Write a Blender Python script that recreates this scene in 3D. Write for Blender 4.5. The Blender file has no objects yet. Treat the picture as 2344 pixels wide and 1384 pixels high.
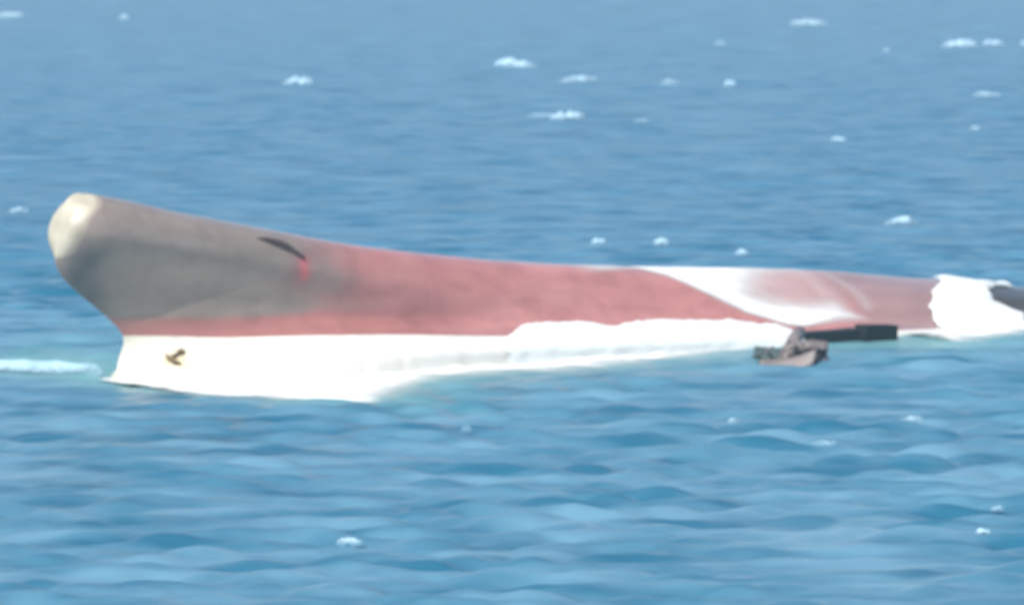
import bpy, math, random
import numpy as np
random.seed(7); rng = np.random.default_rng(11)
S = bpy.context.scene
# ---------------- camera, sky, sun, exposure ----------------
CAM_H = 40.0
cam = bpy.data.cameras.new('camera'); camo = bpy.data.objects.new('camera', cam)
S.collection.objects.link(camo); S.camera = camo
camo.location = (0, 0, CAM_H); camo.rotation_euler = (math.pi/2 - 0.0825, 0, 0)
cam.lens = 184.6; cam.sensor_width = 36; cam.clip_start = 1; cam.clip_end = 60000
cam.dof.use_dof = True; cam.dof.focus_distance = 150; cam.dof.aperture_fstop = .85   # slightly missed focus of a cheap long zoom
SUN_EL, SUN_AZ = math.radians(50), math.radians(212)     # azimuth clockwise from +Y: behind the camera, to the left
w = bpy.data.worlds.new("World"); S.world = w; w.use_nodes = True
wn = w.node_tree.nodes; wl = w.node_tree.links
sky = wn.new('ShaderNodeTexSky'); sky.sky_type = 'NISHITA'; sky.sun_disc = False
sky.sun_elevation = SUN_EL; sky.sun_rotation = SUN_AZ; sky.air_density = 1.0; sky.dust_density = .6
wl.new(sky.outputs[0], wn['Background'].inputs[0]); wn['Background'].inputs[1].default_value = 0.095
sl = bpy.data.lights.new('sun', 'SUN'); sl.energy = 4.0; sl.angle = math.radians(0.5); sl.color = (1, .96, .9)
so = bpy.data.objects.new('sun', sl); S.collection.objects.link(so)
so.rotation_euler = (math.pi/2 - SUN_EL, 0, math.pi - SUN_AZ)
S.view_settings.view_transform = 'Standard'; S.view_settings.look = 'None'
S.view_settings.exposure = 0.62; S.view_settings.gamma = 1; S.view_settings.use_curve_mapping = False
S.cycles.max_bounces = 8; S.cycles.volume_bounces = 1; S.cycles.transparent_max_bounces = 24
S.cycles.volume_step_rate = 10

# ---------------- helpers ----------------
def mesh_obj(name, V, Fc, mat, parent=None, smooth=True, attrs=None):
    me = bpy.data.meshes.new(name); V = np.asarray(V, np.float32).reshape(-1, 3)
    if isinstance(Fc, np.ndarray):
        n = len(Fc); me.vertices.add(len(V)); me.vertices.foreach_set('co', V.ravel())
        me.loops.add(n*4); me.loops.foreach_set('vertex_index', Fc.astype(np.int32).ravel())
        me.polygons.add(n); me.polygons.foreach_set('loop_start', np.arange(0, n*4, 4, dtype=np.int32))
        me.update(calc_edges=True)
    else:
        me.from_pydata([tuple(map(float, v)) for v in V], [], Fc)
    if smooth: me.polygons.foreach_set('use_smooth', np.ones(len(me.polygons), bool))
    for k, a in (attrs or {}).items():
        a = np.asarray(a, np.float32)
        if a.ndim == 1:
            at = me.attributes.new(k, 'FLOAT', 'POINT'); at.data.foreach_set('value', a)
        else:
            at = me.attributes.new(k, 'FLOAT_COLOR', 'POINT')
            at.data.foreach_set('color', np.concatenate([a, np.ones((len(a), 1))], 1).astype(np.float32).ravel())
    me.materials.append(mat)
    o = bpy.data.objects.new(name, me); S.collection.objects.link(o)
    if parent: o.parent = parent
    return o
def tag(o, label=None, cat=None, group=None, kind=None):
    for k, v in (('label', label), ('category', cat), ('group', group), ('kind', kind)):
        if v: o[k] = v
    return o
def grid_faces(r, c, keep=None):
    i = np.arange((r-1)*(c-1)); a = (i//(c-1))*c + i % (c-1)
    f = np.stack([a, a+1, a+c+1, a+c], 1)
    return f if keep is None else f[keep.ravel()]
def smoothstep(a, b, x):
    t = np.clip((x-a)/(b-a), 0, 1); return t*t*(3-2*t)
# value noise of two coordinates
_T = rng.random((256, 256))
def vnoise(x, y):
    xi = np.floor(x).astype(int); yi = np.floor(y).astype(int); fx = x-xi; fy = y-yi
    fx = fx*fx*(3-2*fx); fy = fy*fy*(3-2*fy); g = lambda i, j: _T[(xi+i) % 256, (yi+j) % 256]
    return (g(0,0)*(1-fx)+g(1,0)*fx)*(1-fy) + (g(0,1)*(1-fx)+g(1,1)*fx)*fy
def fbm(x, y, o=4):
    s = 0; a = .5
    for k in range(o): s = s + a*vnoise(x*2**k+17.3*k, y*2**k+5.1*k); a *= .5
    return s/(1-.5**o)

# ---------------- materials ----------------
def new_mat(name):
    m = bpy.data.materials.new(name); m.use_nodes = True
    return m, m.node_tree.nodes, m.node_tree.links, m.node_tree.nodes['Principled BSDF']
def N(nodes, t, **kw):
    n = nodes.new(t)
    for k, v in kw.items(): setattr(n, k, v)
    return n
def noise(nodes, links, scale, detail=4, vec=None, coord='Object', sc=None):
    tc = N(nodes, 'ShaderNodeTexCoord'); mp = N(nodes, 'ShaderNodeMapping')
    if sc: mp.inputs['Scale'].default_value = sc
    n = N(nodes, 'ShaderNodeTexNoise'); n.inputs['Scale'].default_value = scale; n.inputs['Detail'].default_value = detail
    links.new(tc.outputs[coord], mp.inputs[0]); links.new(mp.outputs[0], n.inputs['Vector']); return n
def ramp(nodes, links, src, stops):
    r = N(nodes, 'ShaderNodeValToRGB'); e = r.color_ramp.elements
    while len(e) < len(stops): e.new(.5)
    for el, (p, c) in zip(e, stops): el.position = p; el.color = (*c, 1) if len(c) == 3 else c
    links.new(src, r.inputs[0]); return r
def painted(name, attr=None, base=(.5,.5,.5), rough=.4, var=.25, sc=(1,1,1), scale=.6, coat=0):
    m, n, l, b = new_mat(name)
    nz = noise(n, l, scale, 6, sc=sc)
    r = ramp(n, l, nz.outputs['Fac'], [(.3, (1-var,)*3), (.7, (1+var*.4,)*3)])
    mx = N(n, 'ShaderNodeMix', data_type='RGBA', blend_type='MULTIPLY'); mx.inputs[0].default_value = 1
    if attr:
        a = N(n, 'ShaderNodeAttribute', attribute_name=attr); l.new(a.outputs['Color'], mx.inputs[6])
    else: mx.inputs[6].default_value = (*base, 1)
    l.new(r.outputs[0], mx.inputs[7]); l.new(mx.outputs[2], b.inputs['Base Color'])
    b.inputs['Roughness'].default_value = rough; b.inputs['Coat Weight'].default_value = coat; b.inputs['Coat Roughness'].default_value = .2
    bp = N(n, 'ShaderNodeBump'); bp.inputs['Strength'].default_value = .25; bp.inputs['Distance'].default_value = .05
    n2 = noise(n, l, 1.2, 5); l.new(n2.outputs['Fac'], bp.inputs['Height']); l.new(bp.outputs[0], b.inputs['Normal'])
    return m
M_bottom = painted('bottom_paint', 'paint', rough=.4, var=.14, sc=(.35, 1, 1), coat=.7)
M_cap = painted('cream_paint', 'paint', rough=.45, var=.12)
M_top = painted('topside_paint', 'paint', rough=.4, var=.06)
M_dark = painted('dark_steel_and_shade', base=(.008,.018,.022), rough=.6)  # dark steel, also the painted shade under the hull
M_steel = painted('weathered_grey_steel', base=(.17,.145,.14), rough=.5, var=.4)
def foam_and_glare_mat(name, col=(.66,.69,.67), scale=1.6, soft=.22, sc=(1,1,1), lin=None):
    m, n, l, b = new_mat(name)
    b.inputs['Base Color'].default_value = (*col, 1); b.inputs['Roughness'].default_value = .7
    a = N(n, 'ShaderNodeAttribute', attribute_name='foam')
    nz = noise(n, l, scale, 5, sc=sc)
    th = N(n, 'ShaderNodeMath', operation='SUBTRACT'); l.new(a.outputs['Fac'], th.inputs[0])
    k = N(n, 'ShaderNodeMath', operation='MULTIPLY_ADD'); l.new(nz.outputs['Fac'], k.inputs[0]); k.inputs[1].default_value = .8; k.inputs[2].default_value = -.15
    l.new(k.outputs[0], th.inputs[1])
    mr = N(n, 'ShaderNodeMapRange'); l.new(th.outputs[0], mr.inputs[0]); mr.inputs[1].default_value = -soft; mr.inputs[2].default_value = soft
    mr.interpolation_type = 'SMOOTHSTEP'
    if lin:
        k.inputs[1].default_value = lin*2; k.inputs[2].default_value = 1-lin; th.operation = 'MULTIPLY'; th.use_clamp = True
        l.new(th.outputs[0], b.inputs['Alpha'])
    else: l.new(mr.outputs[0], b.inputs['Alpha'])
    return m
M_foam = foam_and_glare_mat('sea_foam')
M_apron = foam_and_glare_mat('foam_apron', scale=.9, sc=(1,.5,1), lin=.35)
M_glare = foam_and_glare_mat('glare_shell', (.70,.70,.68), .8, .35, (.5,1,1), lin=.35)  # see-through white standing in for glare on the hull bottom
M_cap_foam = foam_and_glare_mat('whitecap_foam', (.33,.50,.60), 1.6, .4, lin=.9)

# ---------------- sea ----------------
NW = 70
wl_ = np.exp(rng.uniform(math.log(2.6), math.log(24), NW))
wd_ = rng.normal(math.radians(-88), .48, NW)        # travelling towards the camera, a little to the left
wa_ = .0086*wl_**.72*rng.uniform(.5, 1.2, NW)*np.where((wl_ > 3.2) & (wl_ < 6.5), 1.95, np.where(wl_ < 3.2, .6, .48))
wp_ = rng.uniform(0, 6.28, NW)
def sea_height(x, y, cell=0.3):
    x = np.asarray(x, float); y = np.asarray(y, float)
    wx = x + 1.2*np.sin(y*.11+x*.05); wy = y + 1.5*np.sin(x*.13+1.0)+.8*np.sin(x*.31+y*.07)
    h = np.zeros_like(wx); 
    for L, d, a, p in zip(wl_, wd_, wa_, wp_):
        k = 2*math.pi/L; ph = k*(math.cos(d)*wx + math.sin(d)*wy) + p
        h += a*(np.sin(ph) + .22*np.cos(2*ph))*np.clip((L/np.maximum(cell, 1e-3)-2.5)/2.5, 0, 1)
    grp = .30 + 1.45*fbm(x/15+9, y/26+3, 3)
    return h*grp*(.30 + .70*(1-smoothstep(400, 620, y)))

# ---------------- measured tables (metres; ship axes: s aft from the stem, u sideways, z up) ----------------
TH = math.radians(38); HAZE = 1.1e-4
WATER_A = (.009,.096,.172); WATER_B = (.058,.186,.290)
NEAR_A = (.021,.115,.188); NEAR_B = (.108,.238,.325)
FOAM_EDGE = [(-1.8,2.1),(-1.4,5.9),(-1.0,9.6),(2.3,16.4),(5.7,20.8),(7.8,22.4),(13.5,18.0),(20.3,12.3),(25.4,10.8),(29.9,10.6),(35.4,12.1),(42.9,11.3),(52.0,8.7),(58.2,7.6)]
AFT_EDGE = [(69.7,13.4),(72.6,15.6),(81.2,11.8),(91.4,10.1),(97.7,9.8)]
CREST = [(-43.8,418.8),(-40.9,417.7),(-38.7,416.2),(-36.3,416.6),(-34.0,414.4),(-31.5,409.1)]
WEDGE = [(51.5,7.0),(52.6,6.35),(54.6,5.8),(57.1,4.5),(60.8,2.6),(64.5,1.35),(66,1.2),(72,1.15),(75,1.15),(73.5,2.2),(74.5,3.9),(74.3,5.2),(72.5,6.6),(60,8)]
SPLASH_OUT = [(89.55, 3.54), (84.98, 2.86), (83.08, 1.96), (81.71, 0.7), (80.66, -0.46), (90.43, -1.02), (93.48, 0.59), (92.47, 1.02), (91.32, 1.8), (92.56, 2.51), (95.4, 2.76), (97.68, 2.65)]
BOW=(-30.871,407.665)
CUR=[
 [[0.0,-3.453,0.0,14.979],[0.106,-2.364,0.0,14.869],[0.224,1.493,0.0,14.177],[0.303,5.603,0.0,13.227],[0.417,13.982,0.0,11.57],[0.507,22.579,0.0,9.869],[0.583,31.63,-0.3,8.596],[0.65,41.087,-0.8,7.487],[0.725,53.349,-1.5,6.436],[0.793,66.312,-2.5,5.769],[0.843,76.769,-3.0,5.097],[0.879,84.658,-3.2,4.173],[0.914,92.811,-3.5,3.374],[0.946,100.538,-3.5,2.408],[1.0,114.678,-3.5,0.306]],
 [[0.0,-4.584,0.0,14.413],[0.15,-3.358,1.5,14.339],[0.247,0.012,2.2,13.496],[0.429,12.211,2.5,11.088],[0.589,29.884,2.0,8.24],[0.728,51.138,1.2,6.224],[0.769,57.796,1.8,5.205],[0.821,67.731,1.6,4.148],[0.869,78.035,1.3,3.546],[0.946,96.741,0.5,1.868],[1.0,110.72,0.5,-0.229]],
 [[0.0,-5.367,0.0,11.978],[0.083,-5.469,1.2,11.946],[0.167,-4.173,2.4,11.788],[0.262,-0.676,3.2,11.14],[0.436,11.635,3.3,9.089],[0.593,28.82,3.4,6.532],[0.717,46.919,3.5,4.567],[0.771,56.374,3.5,3.723],[0.822,65.915,3.7,2.692],[0.87,76.068,3.5,2.344],[0.947,95.322,2.0,1.257],[1.0,109.244,2.0,-1.044]],
 [[0.0,-5.433,0.0,8.937],[0.162,-3.445,0.95,8.494],[0.262,0.375,1.6,7.977],[0.436,12.118,2.6,6.536],[0.593,28.514,3.8,4.804],[0.717,46.109,4.5,3.404],[0.797,59.923,5.0,1.979],[0.834,67.251,5.0,1.59],[0.947,93.429,4.0,0.518],[1.0,108.264,3.0,-1.912]],
 [[0.0,-1.746,0.0,5.903],[0.142,-0.095,0.45,5.643],[0.232,2.673,1.2,5.412],[0.399,12.109,2.6,4.702],[0.572,28.133,4.3,3.62],[0.704,45.379,5.4,2.779],[0.815,63.926,6.0,1.204],[0.945,92.483,5.0,0.056],[1.0,107.276,4.0,-2.183]],
 [[0.0,0.763,0.0,3.653],[0.141,2.177,0.7,3.624],[0.224,4.448,1.6,3.529],[0.319,8.742,2.6,3.26],[0.424,15.198,4.2,3.191],[0.494,20.606,5.6,3.062],[0.611,33.19,6.4,2.288],[0.725,48.896,6.8,1.6],[0.809,63.059,7.0,0.839],[0.943,91.536,6.0,-0.21],[1.0,106.291,5.0,-2.648]],
 [[0.0,0.176,0.0,1.735],[0.173,2.102,1.4,1.796],[0.278,5.268,3.4,1.795],[0.43,13.607,6.4,1.605],[0.56,25.475,7.8,1.55],[0.665,38.696,8.0,1.172],[0.756,52.773,7.8,0.73],[0.81,62.54,7.6,0.43],[0.943,90.968,6.6,-0.446],[1.0,105.701,5.6,-2.965]],
 [[0.0,0.0,0.0,0.0],[0.166,0.939,2.498,0.0],[0.281,3.757,5.578,0.0],[0.431,12.472,7.967,0.0],[0.561,25.315,8.007,0.0],[0.666,38.659,8.048,0.0],[0.756,52.608,8.0,-0.084],[0.811,62.025,8.2,-0.605],[0.874,74.381,8.2,-1.57],[0.944,89.658,8.0,-2.345],[1.0,104.337,7.0,-4.744]],
 [[0.0,0.0,0.0,-3.0],[0.166,0.939,3.162,-3.0],[0.281,3.757,6.578,-3.0],[0.431,12.472,8.967,-3.0],[0.561,25.315,9.007,-3.0],[0.666,38.659,9.048,-3.0],[0.756,52.608,9.0,-3.084],[0.811,62.025,9.2,-3.605],[0.874,74.381,9.2,-4.57],[0.944,89.658,9.0,-5.345],[1.0,104.337,8.0,-7.744]]]
CAPS=[
 (-133.9,1404.3,7.01,1.64,0.50,0,'dim wide whitecap in the far top left corner of the sea'),
 (-101.7,1380.2,2.99,1.84,0.60,0,'small pale whitecap far off, right of the dim one in the top left corner'),
 (-39.7,972.9,4.86,1.46,1.00,0,'bright whitecap standing alone on the far sea above the front half of the ship'),
 (0.9,1058.5,7.04,1.59,1.00,-0.9,'bright slanting whitecap whose right end droops, far off beyond the middle of the ship'),
 (12.1,982.8,6.13,1.31,0.60,0.5,'pale wide whitecap just right of the bright slanting one'),
 (8.9,835.8,4.59,1.39,1.00,0.25,'brightest whitecap of the middle cluster, with a faint tail on its left'),
 (4.4,841.7,3.50,0.84,0.35,0,'faint foam tail touching the left end of the brightest middle whitecap'),
 (20.5,825.7,2.06,0.69,0.35,0,'small faint whitecap a little right of the brightest middle whitecap'),
 (29.2,967.0,4.02,1.13,0.30,0,'dim wide whitecap left of the small round bright one'),
 (40.0,961.2,2.24,1.28,0.70,0,'small round bright whitecap right of a dim wide one'),
 (46.9,1180.6,2.55,1.38,0.30,0,'tiny faint whitecap above the small round bright one'),
 (75.2,1334.3,8.44,1.78,0.60,0,'long pale whitecap, the farthest of those right of the middle'),
 (99.7,1171.9,6.43,1.95,1.00,0.25,'widest bright whitecap in the top right corner, left one of a close pair'),
 (108.2,1183.5,4.33,1.58,0.80,0,'shorter bright whitecap, right one of the close pair in the top right corner'),
 (115.0,1180.6,1.38,1.38,0.80,0,'small bright whitecap cut off by the right edge of the picture'),
 (83.3,918.9,4.59,0.92,0.35,0,'dim flat whitecap below the bright pair in the top right corner'),
 (70.9,802.3,1.74,0.80,0.60,0,'small pale whitecap near the right edge, below the dim flat one'),
 (47.7,767.6,1.92,0.77,0.60,0,'small pale whitecap standing alone beyond the aft half of the ship'),
 (43.8,590.0,2.95,0.88,0.70,0,'pale whitecap nearest behind the aft end of the ship'),
 (81.6,1144.1,1.90,0.95,0.25,0,'tiny faintest whitecap left of the bright pair in the top right corner'),
 (-57.4,608.8,2.03,0.71,0.50,0,'dim whitecap at the left edge, level with the cream tip of the bulb'),
 (9.2,557.7,1.48,0.74,0.60,0,'pale small whitecap close behind the hull, left of a brighter one'),
 (15.9,556.4,1.48,0.93,0.90,0,'bright small whitecap close behind the hull where the white glare sheet begins'),
 (23.9,542.5,1.35,0.63,0.50,0,'dim small whitecap almost touching the far side of the glare-whitened hull'),
 (-9.6,309.0,1.34,0.57,0.80,0,'brightest whitecap in the near water, below the front half of the ship'),
 (16.0,376.4,0.88,0.50,0.60,0,'small pale whitecap in the near water just below the wreckage'),
 (28.3,312.9,0.83,0.47,0.85,0,'small bright whitecap near the lower right corner'),
 (30.3,325.4,0.81,0.32,0.50,0,'small dim whitecap just above the bright one near the lower right corner'),
 (21.6,362.6,1.51,0.54,0.30,0,'faint broad whitecap in the near water, lower right of the wreckage'),
 (-3.2,370.5,0.80,0.49,0.25,0,'tiny faint whitecap in the near water below the middle of the ship'),
 (28.7,375.2,1.44,0.56,0.35,0,'faint hooked whitecap in the near water below the white splash')]
def pchip(x, y, xn):
    x=np.asarray(x,float); y=np.asarray(y,float); h=np.diff(x); d=np.diff(y)/h
    m=np.zeros_like(y)
    for i in range(1,len(x)-1):
        if d[i-1]*d[i]>0:
            w1=2*h[i]+h[i-1]; w2=h[i]+2*h[i-1]
            m[i]=(w1+w2)/(w1/d[i-1]+w2/d[i])
    m[0]=d[0]; m[-1]=d[-1]
    i=np.clip(np.searchsorted(x,xn)-1,0,len(x)-2); t=(xn-x[i])/h[i]
    return ((2*t**3-3*t**2+1)*y[i]+(t**3-2*t**2+t)*h[i]*m[i]+(-2*t**3+3*t**2)*y[i+1]+(t**3-t**2)*h[i]*m[i+1])
def catmull(P, n):
    # P: (K, M, 3) control rows -> rows between P[1]..P[-2]
    out=[]
    for k in range(1,len(P)-2):
        for j in range(n):
            t=j/n
            out.append(.5*(2*P[k]+(P[k+1]-P[k-1])*t+(2*P[k-1]-5*P[k]+4*P[k+1]-P[k+2])*t*t+(-P[k-1]+3*P[k]-3*P[k+1]+P[k+2])*t**3))
    out.append(P[-2]); return np.array(out)
def hull_grid(CUR, nv, ns):
    v=np.linspace(0,1,nv)
    C=[]
    for c in CUR:
        c=np.array(c); C.append(np.stack([pchip(c[:,0],c[:,i],v) for i in (1,2,3)],-1))
    C=np.array(C)
    m=C[1].copy(); m[:,1]=2*C[0][:,1]-m[:,1]
    last=2*C[-1]-C[-2]
    near=catmull(np.concatenate([m[None],C,last[None]]),ns)
    mir=near[1:9][::-1].copy(); mir[:,:,1]=2*C[0][None,:,1]-mir[:,:,1]
    for _ in range(30):      # fair the section curves
        e=np.concatenate([mir[-1:],near]); near[:-1]=.25*e[:-2]+.5*e[1:-1]+.25*e[2:]
        mir[-1]=near[1]; mir[-1,:,1]=2*C[0][:,1]-near[1,:,1]; near[0,:,1]=C[0][:,1]
    far=near[1:][::-1].copy(); far[:,:,1]=2*C[0][None,:,1]-far[:,:,1]
    return near, far
Y = [15.0]
while Y[-1] < 245: Y.append(Y[-1]*1.02+.2)
while Y[-1] < 3200: Y.append(Y[-1]*1.00125)
while Y[-1] < 45000: Y.append(Y[-1]*1.04)
Y = np.array([-400, -100] + Y)
c = np.linspace(-.112, .112, 420); o_ = .112*1.13**np.arange(1, 32)
c = np.concatenate([-o_[::-1], c, o_])
YY, CC = np.meshgrid(Y, c, indexing='ij'); XX = CC*np.maximum(YY, 15)*1.0 + np.sign(CC)*np.maximum(0, np.abs(CC)-.112)*400
cell = np.maximum(np.gradient(Y)[:, None]+0*CC, np.abs(np.gradient(XX, axis=1)))
ZZ = sea_height(XX, YY, cell)
CT, ST = math.cos(TH), math.sin(TH)
def to_local(x, y):      # ship axes: s along the hull, u sideways towards the viewer
    dx, dy = x-BOW[0], y-BOW[1]; return dx*CT+dy*ST, dx*ST-dy*CT
def to_world(s, u): return BOW[0]+s*CT+u*ST, BOW[1]+s*ST-u*CT
FE = np.array(FOAM_EDGE); AE = np.array(AFT_EDGE); CR = np.array(CREST)
def foam_u(s): return np.interp(s, *np.concatenate([FE, AE]).T)
# a steep little breaker running out from the stem
def crest_dist(x, y):
    yc = np.interp(x, CR[:,0], CR[:,1]); return y-yc
inx = smoothstep(CR[0,0]-3, CR[0,0]+3, XX)*(1-smoothstep(-33, -31, XX))
dc = crest_dist(XX, YY)
def ridge(x, y):
    i = smoothstep(CR[0,0]-3, CR[0,0]+3, x)*(1-smoothstep(-33, -31, x)); d = crest_dist(x, y)
    return .55*i*np.exp(-np.where(d < 0, (d/1.0)**2, (d/4.0)**2))
def calm(x, y):       # the hull and its foam flatten the chop close by
    s, u2 = to_local(x, y); e = np.abs(u2 - foam_u(s)*.7)
    k = 1 - .75*np.exp(-(e/13)**2)*smoothstep(-18, -4, s)*(1-smoothstep(105, 125, s))
    return k*(1 - .7*np.exp(-(crest_dist(x, y)/6)**2)*(1-smoothstep(-32, -27, x))*smoothstep(-60, -45, x))
def sea_z(x, y, cell=.5): return sea_height(x, y, cell)*calm(x, y) + ridge(x, y)
ZZ = ZZ*calm(XX, YY) + ridge(XX, YY)
sl_, ul_ = to_local(XX, YY)
ed = ul_ - foam_u(sl_)
aqua = smoothstep(-8, 4, sl_)*(1-smoothstep(95, 125, sl_))*np.exp(-np.clip(ed, 0, None)/7)*smoothstep(-30, -10, ul_)
aqua = np.maximum(aqua*(.45+.9*fbm(XX/5, YY/9, 3)), .95*smoothstep(-44, -40, XX)*(1-smoothstep(-31, -28, XX))*np.exp(-np.clip(dc-9, 0, None)/14)*smoothstep(-4, 0, dc)*(.5+.6*fbm(XX/3,YY/6,3)))
near_tint = 1-smoothstep(370, 640, YY + 30*(fbm(XX/25, YY/40, 3)-.5))     # greener water on this side, bluer beyond
m, n, l, b = new_mat('sea_water')
at = N(n, 'ShaderNodeAttribute', attribute_name='aqua')
big = noise(n, l, .16, 3, sc=(.5,1.3,.0))
r = ramp(n, l, big.outputs['Fac'], [(.35, WATER_A), (.65, WATER_B)])
r0 = ramp(n, l, big.outputs['Fac'], [(.35, NEAR_A), (.65, NEAR_B)])
sh = N(n, 'ShaderNodeAttribute', attribute_name='near_tint')
m0 = N(n, 'ShaderNodeMix', data_type='RGBA'); l.new(sh.outputs['Fac'], m0.inputs[0]); l.new(r.outputs[0], m0.inputs[6]); l.new(r0.outputs[0], m0.inputs[7])
mx = N(n, 'ShaderNodeMix', data_type='RGBA'); l.new(at.outputs['Fac'], mx.inputs[0]); l.new(m0.outputs[2], mx.inputs[6]); mx.inputs[7].default_value = (.14,.31,.32,1)
l.new(mx.outputs[2], b.inputs['Base Color'])
b.inputs['Roughness'].default_value = .32; b.inputs['IOR'].default_value = 1.33; b.inputs['Specular IOR Level'].default_value = .32
bp = N(n, 'ShaderNodeBump'); bp.inputs['Strength'].default_value = .35; bp.inputs['Distance'].default_value = .10
n1 = noise(n, l, .9, 4, sc=(.55,1,1)); l.new(n1.outputs['Fac'], bp.inputs['Height']); l.new(bp.outputs[0], b.inputs['Normal'])
sea = mesh_obj('sea', np.stack([XX, YY, ZZ], -1), grid_faces(*XX.shape), m, attrs={'aqua': aqua.ravel(), 'near_tint': near_tint.ravel()})
tag(sea, 'choppy blue sea surface', kind='structure')

# ---------------- the capsized ship ----------------
ship = bpy.data.objects.new('capsized_ship', None); S.collection.objects.link(ship)
ship.location = (BOW[0], BOW[1], 0); ship.rotation_euler = (0, 0, TH)
tag(ship, 'capsized cargo ship floating bottom up with grey bulbous bow, red bottom and white topside', 'ship')
near, far = hull_grid(CUR, 620, 16)
G = np.concatenate([far[:-1], near]); R, Cn = G.shape[:2]; i_top = len(far)-1
K = 16
row = np.arange(R); 
s_, u_, z_ = G[...,0], G[...,1], G[...,2]
# paint colours by place on the hull
n1 = fbm(s_/6+3, z_/2.5+1, 4); n2 = fbm(s_/1.6, z_/1.2+9, 4)
grey = np.array([.262,.212,.178]); red = np.array([.425,.180,.160]); redl = np.array([.45,.15,.135])
low_edge = 4.95 + .6*(n1-.5)
g = (1-smoothstep(13, 24, s_+8*(n1-.5)))*smoothstep(low_edge-.45, low_edge+.35, z_)
g2 = .55*smoothstep(14,16,s_)*(1-smoothstep(18, 27, s_))
P = red*(1-g[...,None]) + grey*g[...,None]
P = P*(1-.12*smoothstep(.5,.75,n2)[...,None]) + .02*smoothstep(.55,.8,n1)[...,None]
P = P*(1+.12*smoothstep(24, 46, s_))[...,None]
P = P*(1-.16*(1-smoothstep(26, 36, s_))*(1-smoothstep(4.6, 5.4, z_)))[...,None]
P = P*(1-.05*smoothstep(.52,.75,fbm(s_/.8+40, z_/7, 4)))[...,None]
stk = np.exp(-((s_-15.8)/.35)**2)*smoothstep(7.2, 7.9, z_)*(1-smoothstep(9.0, 9.5, z_))
P = P*(1-stk[...,None]) + np.array([.62,.17,.17])*stk[...,None]
stk = np.exp(-((s_-15.6)/.9)**2)*smoothstep(6.2, 8, z_)*(1-smoothstep(9.2, 9.8, z_))*.5
P = P*(1-stk[...,None]) + np.array([.42,.10,.11])*stk[...,None]
t_ = smoothstep(70, 77, s_)[...,None]; P = P*(1-t_) + np.array([.34,.205,.185])*(.85+.3*n1[...,None])*t_
aft = smoothstep(91, 93, s_+1.2*(n2-.5))
P = P*(1-aft[...,None]) + np.array([.055,.048,.032])*aft[...,None]
# cream cap at the tip of the bulb: everything ahead of a slanting line
cap_s = np.interp(z_, [9.4, 10.2, 11.7, 13.0, 14.1, 14.9], [-6.5, -4.75, -4.4, -3.75, -2.3, -1.7])
capm = (s_ < cap_s + .3*(n2-.5)) & (z_ > 9.4)
cream = np.array([.53,.48,.37])*(1-.25*smoothstep(.5,.8,n2)[...,None])
fade = (1-smoothstep(.1, .9, cap_s-s_))[...,None]; cream = cream*(1-.75*fade) + grey*.75*fade     # worn, feathered paint edge
# topside = rows below the paint line (curve 5)
r_line_near = i_top + 5*K; r_line_far = i_top - 5*K
top_rows = (row >= r_line_near) | (row <= r_line_far)
W = np.array([.70,.685,.63])*(1-.12*smoothstep(.45,.75,fbm(s_/.9, z_/5+3, 4))[...,None])*(1-np.array([.04,.07,.16])*np.exp(-np.clip(s_-1,0,None)/4)[...,None])
d = ((s_-3.9)/.75)**2 + ((z_-1.95-.35*(s_-3.9))/.30)**2
rust = np.exp(-d*.7)*.75; W = W*(1-rust[...,None]) + np.array([.30,.24,.12])*rust[...,None]
rust = np.exp(-(((s_-4.2)/1.2)**2 + ((z_-1.4)/.8)**2))*.5; W = W*(1-rust[...,None]) + np.array([.75,.62,.30])*rust[...,None]
Vl = np.stack([s_, -u_, z_], -1)
du = np.gradient(Vl, axis=1); dv = np.gradient(Vl, axis=0); NV = np.cross(du, dv)
NV /= np.maximum(np.linalg.norm(NV, axis=-1, keepdims=True), 1e-9)
mid = (slice(i_top+40, i_top+41), slice(200, 201))
if NV[mid][0,0,1] > 0: NV = -NV     # near side must face -y in ship axes
cell_top = (top_rows[:-1] & top_rows[1:])[:, None] & np.ones((R-1, Cn-1), bool)
cell_cap = capm[:-1,:-1] & capm[1:,1:] & ~cell_top
def hull_part(name, keep, col, mat):
    f = grid_faces(R, Cn, keep)[:, ::-1]; ids, inv = np.unique(f, return_inverse=True); f = inv.reshape(-1, 4)
    o = mesh_obj(name, Vl.reshape(-1,3)[ids], f, mat, ship, attrs={'paint': col.reshape(-1,3)[ids]})
    o.data.normals_split_custom_set_from_vertices(NV.reshape(-1,3)[ids].tolist()); return o
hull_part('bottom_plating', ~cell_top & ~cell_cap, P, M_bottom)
tag(hull_part('bulb_cap', cell_cap, cream, M_cap), 'cream painted tip of the bulbous bow')
tag(hull_part('topside_plating', cell_top, W, M_top), 'white topside just above the water')
def surf(s, z, off=0.0):
    """point on the near side of the hull at station s and height z, moved out by off"""
    A = near[...,0]; Z = near[...,2]; i = np.argmin((A-s)**2 + ((Z-z)*2)**2 + (near[...,2] < -3)*99)
    i = np.unravel_index(i, A.shape); nv = NV[i_top+i[0], i[1]]
    p = np.array([s, -near[i][1], z]); return p + nv*off
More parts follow.
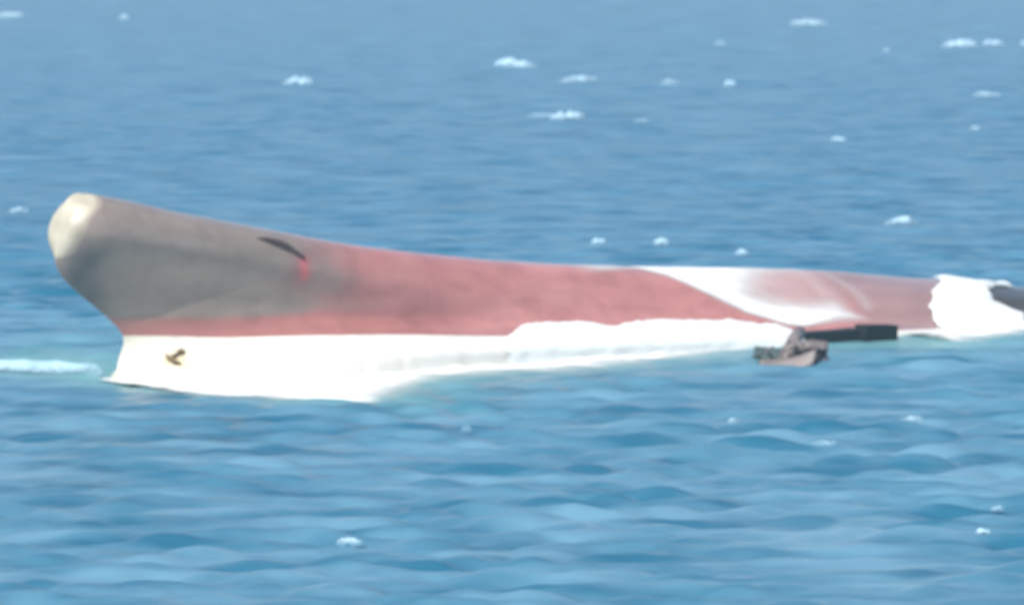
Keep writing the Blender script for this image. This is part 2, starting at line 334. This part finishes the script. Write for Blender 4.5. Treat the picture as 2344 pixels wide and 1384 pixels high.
def tube(name, pts, rad, mat, parent, seg=8):
    V = []; Fc = []; pts = [np.array(p, float) for p in pts]
    for k, p in enumerate(pts):
        t = pts[min(k+1, len(pts)-1)] - pts[max(k-1, 0)]; t /= np.linalg.norm(t)
        a = np.cross(t, (0, 0, 1)) if abs(t[2]) < .9 else np.cross(t, (1, 0, 0)); a /= np.linalg.norm(a); b_ = np.cross(t, a)
        r_ = rad[k] if hasattr(rad, '__len__') else rad
        for q in range(seg): V.append(p + r_*(a*math.cos(2*math.pi*q/seg) + b_*math.sin(2*math.pi*q/seg)))
    for k in range(len(pts)-1):
        for q in range(seg): Fc.append((k*seg+q, k*seg+(q+1) % seg, (k+1)*seg+(q+1) % seg, (k+1)*seg+q))
    Fc += [tuple(range(seg))[::-1], tuple(range((len(pts)-1)*seg, len(pts)*seg))]
    return mesh_obj(name, V, Fc, mat, parent)
def box(name, cx, cy, cz, lx, ly, lz, mat, parent, rot=(0,0,0), bev=.05):
    import bmesh
    bm = bmesh.new(); bmesh.ops.create_cube(bm, size=1); bmesh.ops.scale(bm, vec=(lx, ly, lz), verts=bm.verts)
    bmesh.ops.bevel(bm, geom=bm.edges[:], offset=bev, segments=2, affect='EDGES')
    me = bpy.data.meshes.new(name); bm.to_mesh(me); bm.free(); me.materials.append(mat)
    o = bpy.data.objects.new(name, me); S.collection.objects.link(o); o.location = (cx, cy, cz); o.rotation_euler = rot; o.parent = parent; return o
# bilge keel: a short fin whose shaded underside shows as a dark slit
sk = [(11.6, 10.95), (12.4, 10.75), (13.3, 10.45), (14.2, 10.1), (15.0, 9.7), (15.8, 9.2)]
V = []; Fc = []
for k, (s, z) in enumerate(sk):
    t = k/5; wd = .08+.48*math.sin(math.pi*min(1, t*1.15)*.9); p0 = surf(s, z, -.25)
    th = .05+.10*t; p1 = surf(s, z, wd)
    V += [p0+np.array([0,0,th]), p1+np.array([0,0,th*.5]), p1-np.array([0,0,th*.5]), p0-np.array([0,0,th])]
for k in range(5):
    for q in range(4): Fc.append((k*4+q, k*4+(q+1) % 4, k*4+4+(q+1) % 4, k*4+4+q))
Fc += [(3,2,1,0), (20,21,22,23)]
mesh_obj('bilge_keel', V, Fc, painted('worn_fin_paint', base=(.13,.105,.105), rough=.5), ship, smooth=False)
# anchor in its pocket on the upturned bow
anc = bpy.data.objects.new('anchor', None); S.collection.objects.link(anc); anc.parent = ship
M_rust = painted('rusty_iron', base=(.16,.12,.06), rough=.8, var=.4)
pa = [surf(3.3, 1.75, .12), surf(3.9, 1.98, .2), surf(4.5, 2.3, .12)]
tube('shank', pa, .13, M_rust, anc)
pf = [surf(3.35, 2.15, .12), surf(3.3, 1.85, .26), surf(3.55, 1.5, .22), surf(3.9, 1.42, .10)]
tube('fluke', pf, [.06,.17,.2,.06], M_rust, anc)
tube('hawse_pipe', [surf(4.55, 2.3, -.2), surf(4.5, 2.3, .10)], .32, M_rust, anc, 12)
# near-black prism and block added to stand in for shade under the bilge
def prism(name, ends, mat, parent):
    V = []
    for (s, u2, zb, zt, d2) in ends: V += [(s, -u2, zb), (s, -u2-d2, zb+.1), (s, -u2-d2, zt-.12), (s, -u2-d2*.8, zt), (s, -u2, zt)]
    n_ = 5; Fc = [(k*n_+q, k*n_+(q+1) % n_, (k+1)*n_+(q+1) % n_, (k+1)*n_+q) for k in range(len(ends)-1) for q in range(n_)]
    Fc += [tuple(range(n_))[::-1], tuple(range((len(ends)-1)*n_, len(ends)*n_))]
    return mesh_obj(name, V, Fc, mat, parent, smooth=False)
prism('shade_prism', [(62.6, 6.6, .55, .95, .7), (65, 6.9, .15, 1.0, 1.0), (68, 7.0, -.25, 1.0, 1.5), (70.2, 7.0, -.5, 1.05, 1.9)], M_dark, ship)
box('shade_block', 71.4, -9.0, .1, 3.6, 1.6, 2.5, M_dark, ship, (0, .05, 0))

# ---------------- wreckage hanging at the side ----------------
wk = bpy.data.objects.new('wreckage', None); S.collection.objects.link(wk)
wk.location = (22.2, 424.0, 0); wk.rotation_euler = (0, 0, 0); wk.scale = (1.15, 1.3, 1.15)   # x across the view
tag(wk, 'tangled pale grey metal wreckage hanging in the water beside the capsized hull', 'wreckage')
def plate(name, rows, th, mat):
    rows = np.array(rows, float); r_, c_ = rows.shape[:2]; A_ = rows.reshape(-1, 3); B_ = A_ - np.array([0, -.02, th])
    f = [tuple(int(v) for v in q) for q in grid_faces(r_, c_)]; n_ = len(A_)
    ff = f + [tuple(v+n_ for v in q[::-1]) for q in f]
    loop = [j for j in range(c_)] + [i*c_+c_-1 for i in range(1, r_)] + [(r_-1)*c_+j for j in range(c_-2, -1, -1)] + [i*c_ for i in range(r_-2, 0, -1)]
    for a, b2 in zip(loop, loop[1:]+loop[:1]): ff.append((b2, a, a+n_, b2+n_))
    return mesh_obj(name, np.concatenate([A_, B_]), ff, mat, wk)
M_pale = painted('scuffed_pale_plate', base=(.20,.17,.16), rough=.6, var=.35)
# curved plate low in the water
rows = []
for j in range(5):
    v = j/4; r_ = []
    for i in range(13):
        t = i/12; x = -2.0+3.9*t; sag = .42*(2*t-1)**2+.25*t
        r_.append((x+.2*v, -.9+1.1*v*(.35+.65*math.sin(math.pi*min(1,max(0,t*.9+.08)))), -.35+sag*.75+.38*v+.55*t*v))
    rows.append(r_)
plate('curved_plate', rows, .22, painted('scuffed_plate', base=(.22,.19,.18), rough=.6, var=.35))
plate('side_plate', [[(1.2+.45*i, .2+.1*j, 1.0+.28*j+.08*math.sin(i)) for i in range(5)] for j in range(3)], .12, M_steel)
tube('post', [(-.1,.6,-.2), (.2,1.2,.5), (.75,3.0,1.3), (1.3,5.0,1.7)], [.62,.5,.5,.45], M_pale, wk, 10)
tube('bracket', [(.9,.5,.1), (1.2,.6,.9), (.8,.9,1.7)], .16, M_steel, wk)
tube('bracket', [(-.1,.4,0), (-.3,.6,.9), (.4,.9,1.5)], .10, M_steel, wk)
for k in range(11):      # bent strips and broken pipes sticking out of the tangle
    x0 = -2.0+k*.42; p = [(x0, random.uniform(-.3,.9), random.uniform(-.2,.3))]
    for q in range(3): p.append((p[-1][0]+random.uniform(-.55,.6), p[-1][1]+random.uniform(-.3,.4), p[-1][2]+random.uniform(.05,.5)))
    tube('bent_pipe', p, random.uniform(.05,.13), M_steel if k % 3 else M_dark, wk, 6)
box('broken_frame', -1.1, 1.1, .55, 2.2, .5, .9, painted('dull_green_steel', base=(.10,.15,.15), rough=.6), wk, (0, .1, .1))
box('fender', -1.75, -1.2, -.35, .8, .5, .5, M_dark, wk, (.1, .2, .1), .12)
box('broken_frame', 1.3, 2.0, .9, 2.0, .5, .7, M_steel, wk, (.2, -.2, .4))
box('broken_frame', 2.55, .8, .3, .9, .5, 1.2, M_steel, wk, (0, -.4, .2))

# ---------------- foam and hull glare ----------------
def poly_sd(px, py, poly):
    poly = np.array(poly, float); d = np.full(px.shape, 1e9); inside = np.zeros(px.shape, bool)
    for a, b2 in zip(poly, np.roll(poly, -1, 0)):
        e = b2-a; wx = px-a[0]; wy = py-a[1]; t = np.clip((wx*e[0]+wy*e[1])/(e@e), 0, 1)
        d = np.minimum(d, np.hypot(wx-e[0]*t, wy-e[1]*t))
        cnd = ((a[1] > py) != (b2[1] > py)) & (px < (b2[0]-a[0])*(py-a[1])/((b2[1]-a[1]) or 1e-9)+a[0])
        inside ^= cnd
    return np.where(inside, d, -d)
ns_, nu_, nz_ = near[...,0], near[...,1], near[...,2]; NN = NV[i_top:]
hf = fbm(ns_/1.5, nz_*1.2, 4)
# white shell that paints the sun glare onto the upturned bottom
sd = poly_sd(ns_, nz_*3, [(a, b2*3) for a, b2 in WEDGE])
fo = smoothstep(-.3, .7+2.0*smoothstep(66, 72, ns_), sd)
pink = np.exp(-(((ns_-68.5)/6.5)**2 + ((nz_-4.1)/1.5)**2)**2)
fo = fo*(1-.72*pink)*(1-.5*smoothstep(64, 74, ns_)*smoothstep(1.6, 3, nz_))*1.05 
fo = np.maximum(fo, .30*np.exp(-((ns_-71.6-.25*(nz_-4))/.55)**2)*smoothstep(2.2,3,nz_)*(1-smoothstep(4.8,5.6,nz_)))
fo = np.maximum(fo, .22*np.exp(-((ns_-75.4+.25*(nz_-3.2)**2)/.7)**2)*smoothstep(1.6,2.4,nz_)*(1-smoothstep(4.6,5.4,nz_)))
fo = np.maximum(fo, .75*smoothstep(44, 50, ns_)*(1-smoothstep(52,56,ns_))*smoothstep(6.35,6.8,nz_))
def shell(name, fo, off, mat, label, lump=.1):
    keep = fo > .02; k = keep[:-1,:-1] | keep[1:,1:] | keep[:-1,1:] | keep[1:,:-1]
    f = grid_faces(*fo.shape, k)[:, ::-1]; ids, inv = np.unique(f, return_inverse=True)
    V = np.stack([ns_, -nu_, nz_], -1) + NN*(off + lump*(.4+.6*hf)*np.clip(fo,0,1)**.7)[..., None]
    wpt = V.reshape(-1,3)[ids]; x, y = to_world(wpt[:,0], -wpt[:,1])
    return tag(mesh_obj(name, np.stack([x, y, wpt[:,2]], -1), inv.reshape(-1,4), mat, attrs={'foam': fo.ravel()[ids]}), label, 'foam')  # 'foam' here also covers the painted glare of glare_shell
shell('glare_shell', fo, .04, M_glare, 'white sheet standing in for sun glare on the pink hull bottom amidships')
# foam thrown up along the side
e_top = np.interp(ns_, [30, 33.4, 36.4, 40, 42.2, 45.6, 49.2, 57.3, 63.3, 66], [1.5, 1.95, 2.84, 2.9, 2.82, 2.3, 2.62, 2.07, 1.35, .3])
fo = smoothstep(-.18, .18, e_top-nz_+.35*(hf-.5))*smoothstep(31.5, 34, ns_)*(1-smoothstep(62, 66, ns_))
shell('foam_bank', fo, .10, M_foam, 'white foam bank climbing the red hull side left of the wreckage', .28)
# foam apron lying on the water along the hull
ss = np.linspace(-2.5, 104, 700); tt = np.linspace(0, 1, 60)
SS, TT = np.meshgrid(ss, tt, indexing='ij')
hu = np.interp(ss, [-2.5, 0, .9, 3.76, 12.5, 25, 104], [-.5, .2, 2.5, 5.6, 8, 8, 8])-1.6
eu = foam_u(ss)
gap = smoothstep(54, 59, ss)*(1-smoothstep(75, 79, ss))
UU = hu[:,None] + (eu-hu+5.0)[:,None]*TT
wob = (fbm(SS/3, UU/2, 4)-.5)*2.4
dE = eu[:,None] - UU + wob
fo = smoothstep(-2.6, 3.8, dE)*smoothstep(-1.3, .4, SS)*(1-gap[:,None])*1.5
x, y = to_world(SS, UU)
z = sea_z(x, y) + .04 + .45*fbm(SS/1.6, UU/1.6, 3)*np.clip(dE/3, 0, 1)
ap = mesh_obj('foam_apron', np.stack([x, y, z], -1), grid_faces(*SS.shape), M_apron, attrs={'foam': fo.ravel()})
tag(ap, 'white foam spreading on the water along the foot of the capsized hull', kind='stuff')
# burst of white water breaking over the stern part
sd = poly_sd(ns_, nz_*2, [(a, b2*2) for a, b2 in SPLASH_OUT]) + .9*(fbm(ns_/2.6, nz_*.8+7, 3)-.5)
fo = smoothstep(-.25, .45, sd)*1.3
o = shell('foam_splash', fo, .05, M_foam, 'smooth white patch of water breaking across the hull near the right edge', .55)
o['category'] = 'splash'
# breaker crest left of the stem
xs = np.linspace(-46, -30.2, 160); tt = np.linspace(-1, 1, 24); XS, TT = np.meshgrid(xs, tt, indexing='ij')
yc = np.interp(XS, CR[:,0], CR[:,1]); Yb = yc + TT*1.7 - .2
zb = sea_z(XS, Yb) + .05 + .34*(1-TT**2)*(.5+fbm(XS/1.5, TT, 3))
fo = (1-np.abs(TT)**1.5)*(.6+.6*np.exp(-((XS+38)/3.4)**2))*(1-smoothstep(-35,-30.5,XS))*(.5+1.1*fbm(XS/1.4, Yb/1.1, 4))*1.4
tag(mesh_obj('breaking_crest', np.stack([XS, Yb, zb], -1), grid_faces(*XS.shape), M_cap_foam, attrs={'foam': fo.ravel()}),
    'long thin white breaker crest running left from the stem of the ship', 'wave crest')

# ---------------- whitecaps ----------------
for (x, y, wd, ht, br, tl, label) in CAPS:
    nx_, ny_ = 36, 18; a, b2 = np.meshgrid(np.linspace(-1, 1, nx_), np.linspace(-1, 1, ny_), indexing='ij')
    wr = (fbm(a*1.6+x, b2*1.2+y, 3)-.5); r2 = (a*(1+.9*wr))**2 + (b2+.5*wr)**2; dp = max(.5, wd*.30)
    X = x + a*wd*.62; Yc = y + ht*.3 + b2*dp + .25*wd*tl*a
    base = sea_z(X, Yc, 1.2+0*X); base = .3*base + .7*max(base.max(), .15)
    bump = np.clip(1-r2, 0, 1)**.6*ht*.8*(.35+1.2*fbm(X*1.3, Yc*1.3+a, 3))
    Z = base + .03 + bump - .25*ht*(r2 > 1) + tl*a*ht*.5*np.clip(1-r2, 0, 1)
    fo = np.clip(1.05-r2, 0, 1)**.7*(.10+1.0*br)*1.6*(.35+1.3*fbm(X*1.1+5, Z*2+Yc, 3))
    fo = np.where(r2 > 1.0, 0, fo)
    tag(mesh_obj('whitecap', np.stack([X, Yc, Z], -1), grid_faces(nx_, ny_), M_cap_foam, attrs={'foam': fo.ravel()}), label, 'whitecap', 'whitecaps scattered over the sea')

# ---------------- haze ----------------
if HAZE > 0:
    x0, x1, y0, y1, z0, z1 = -9000, 9000, -600, 46500, -6, 44
    V = [(x, y, z) for z in (z0, z1) for (x, y) in ((x0,y0),(x1,y0),(x1,y1),(x0,y1))]
    hm = bpy.data.materials.new('haze'); hm.use_nodes = True; hn = hm.node_tree.nodes; hl = hm.node_tree.links; hn.clear()
    out = hn.new('ShaderNodeOutputMaterial'); pv = hn.new('ShaderNodeVolumePrincipled')
    pv.inputs['Color'].default_value = (.74,.87,1,1); pv.inputs['Density'].default_value = HAZE; pv.inputs['Anisotropy'].default_value = .3
    hl.new(pv.outputs[0], out.inputs['Volume'])
    tag(mesh_obj('haze', V, [(3,2,1,0),(4,5,6,7),(0,1,5,4),(1,2,6,5),(2,3,7,6),(3,0,4,7)], hm, smooth=False), 'thin sea haze', kind='stuff')
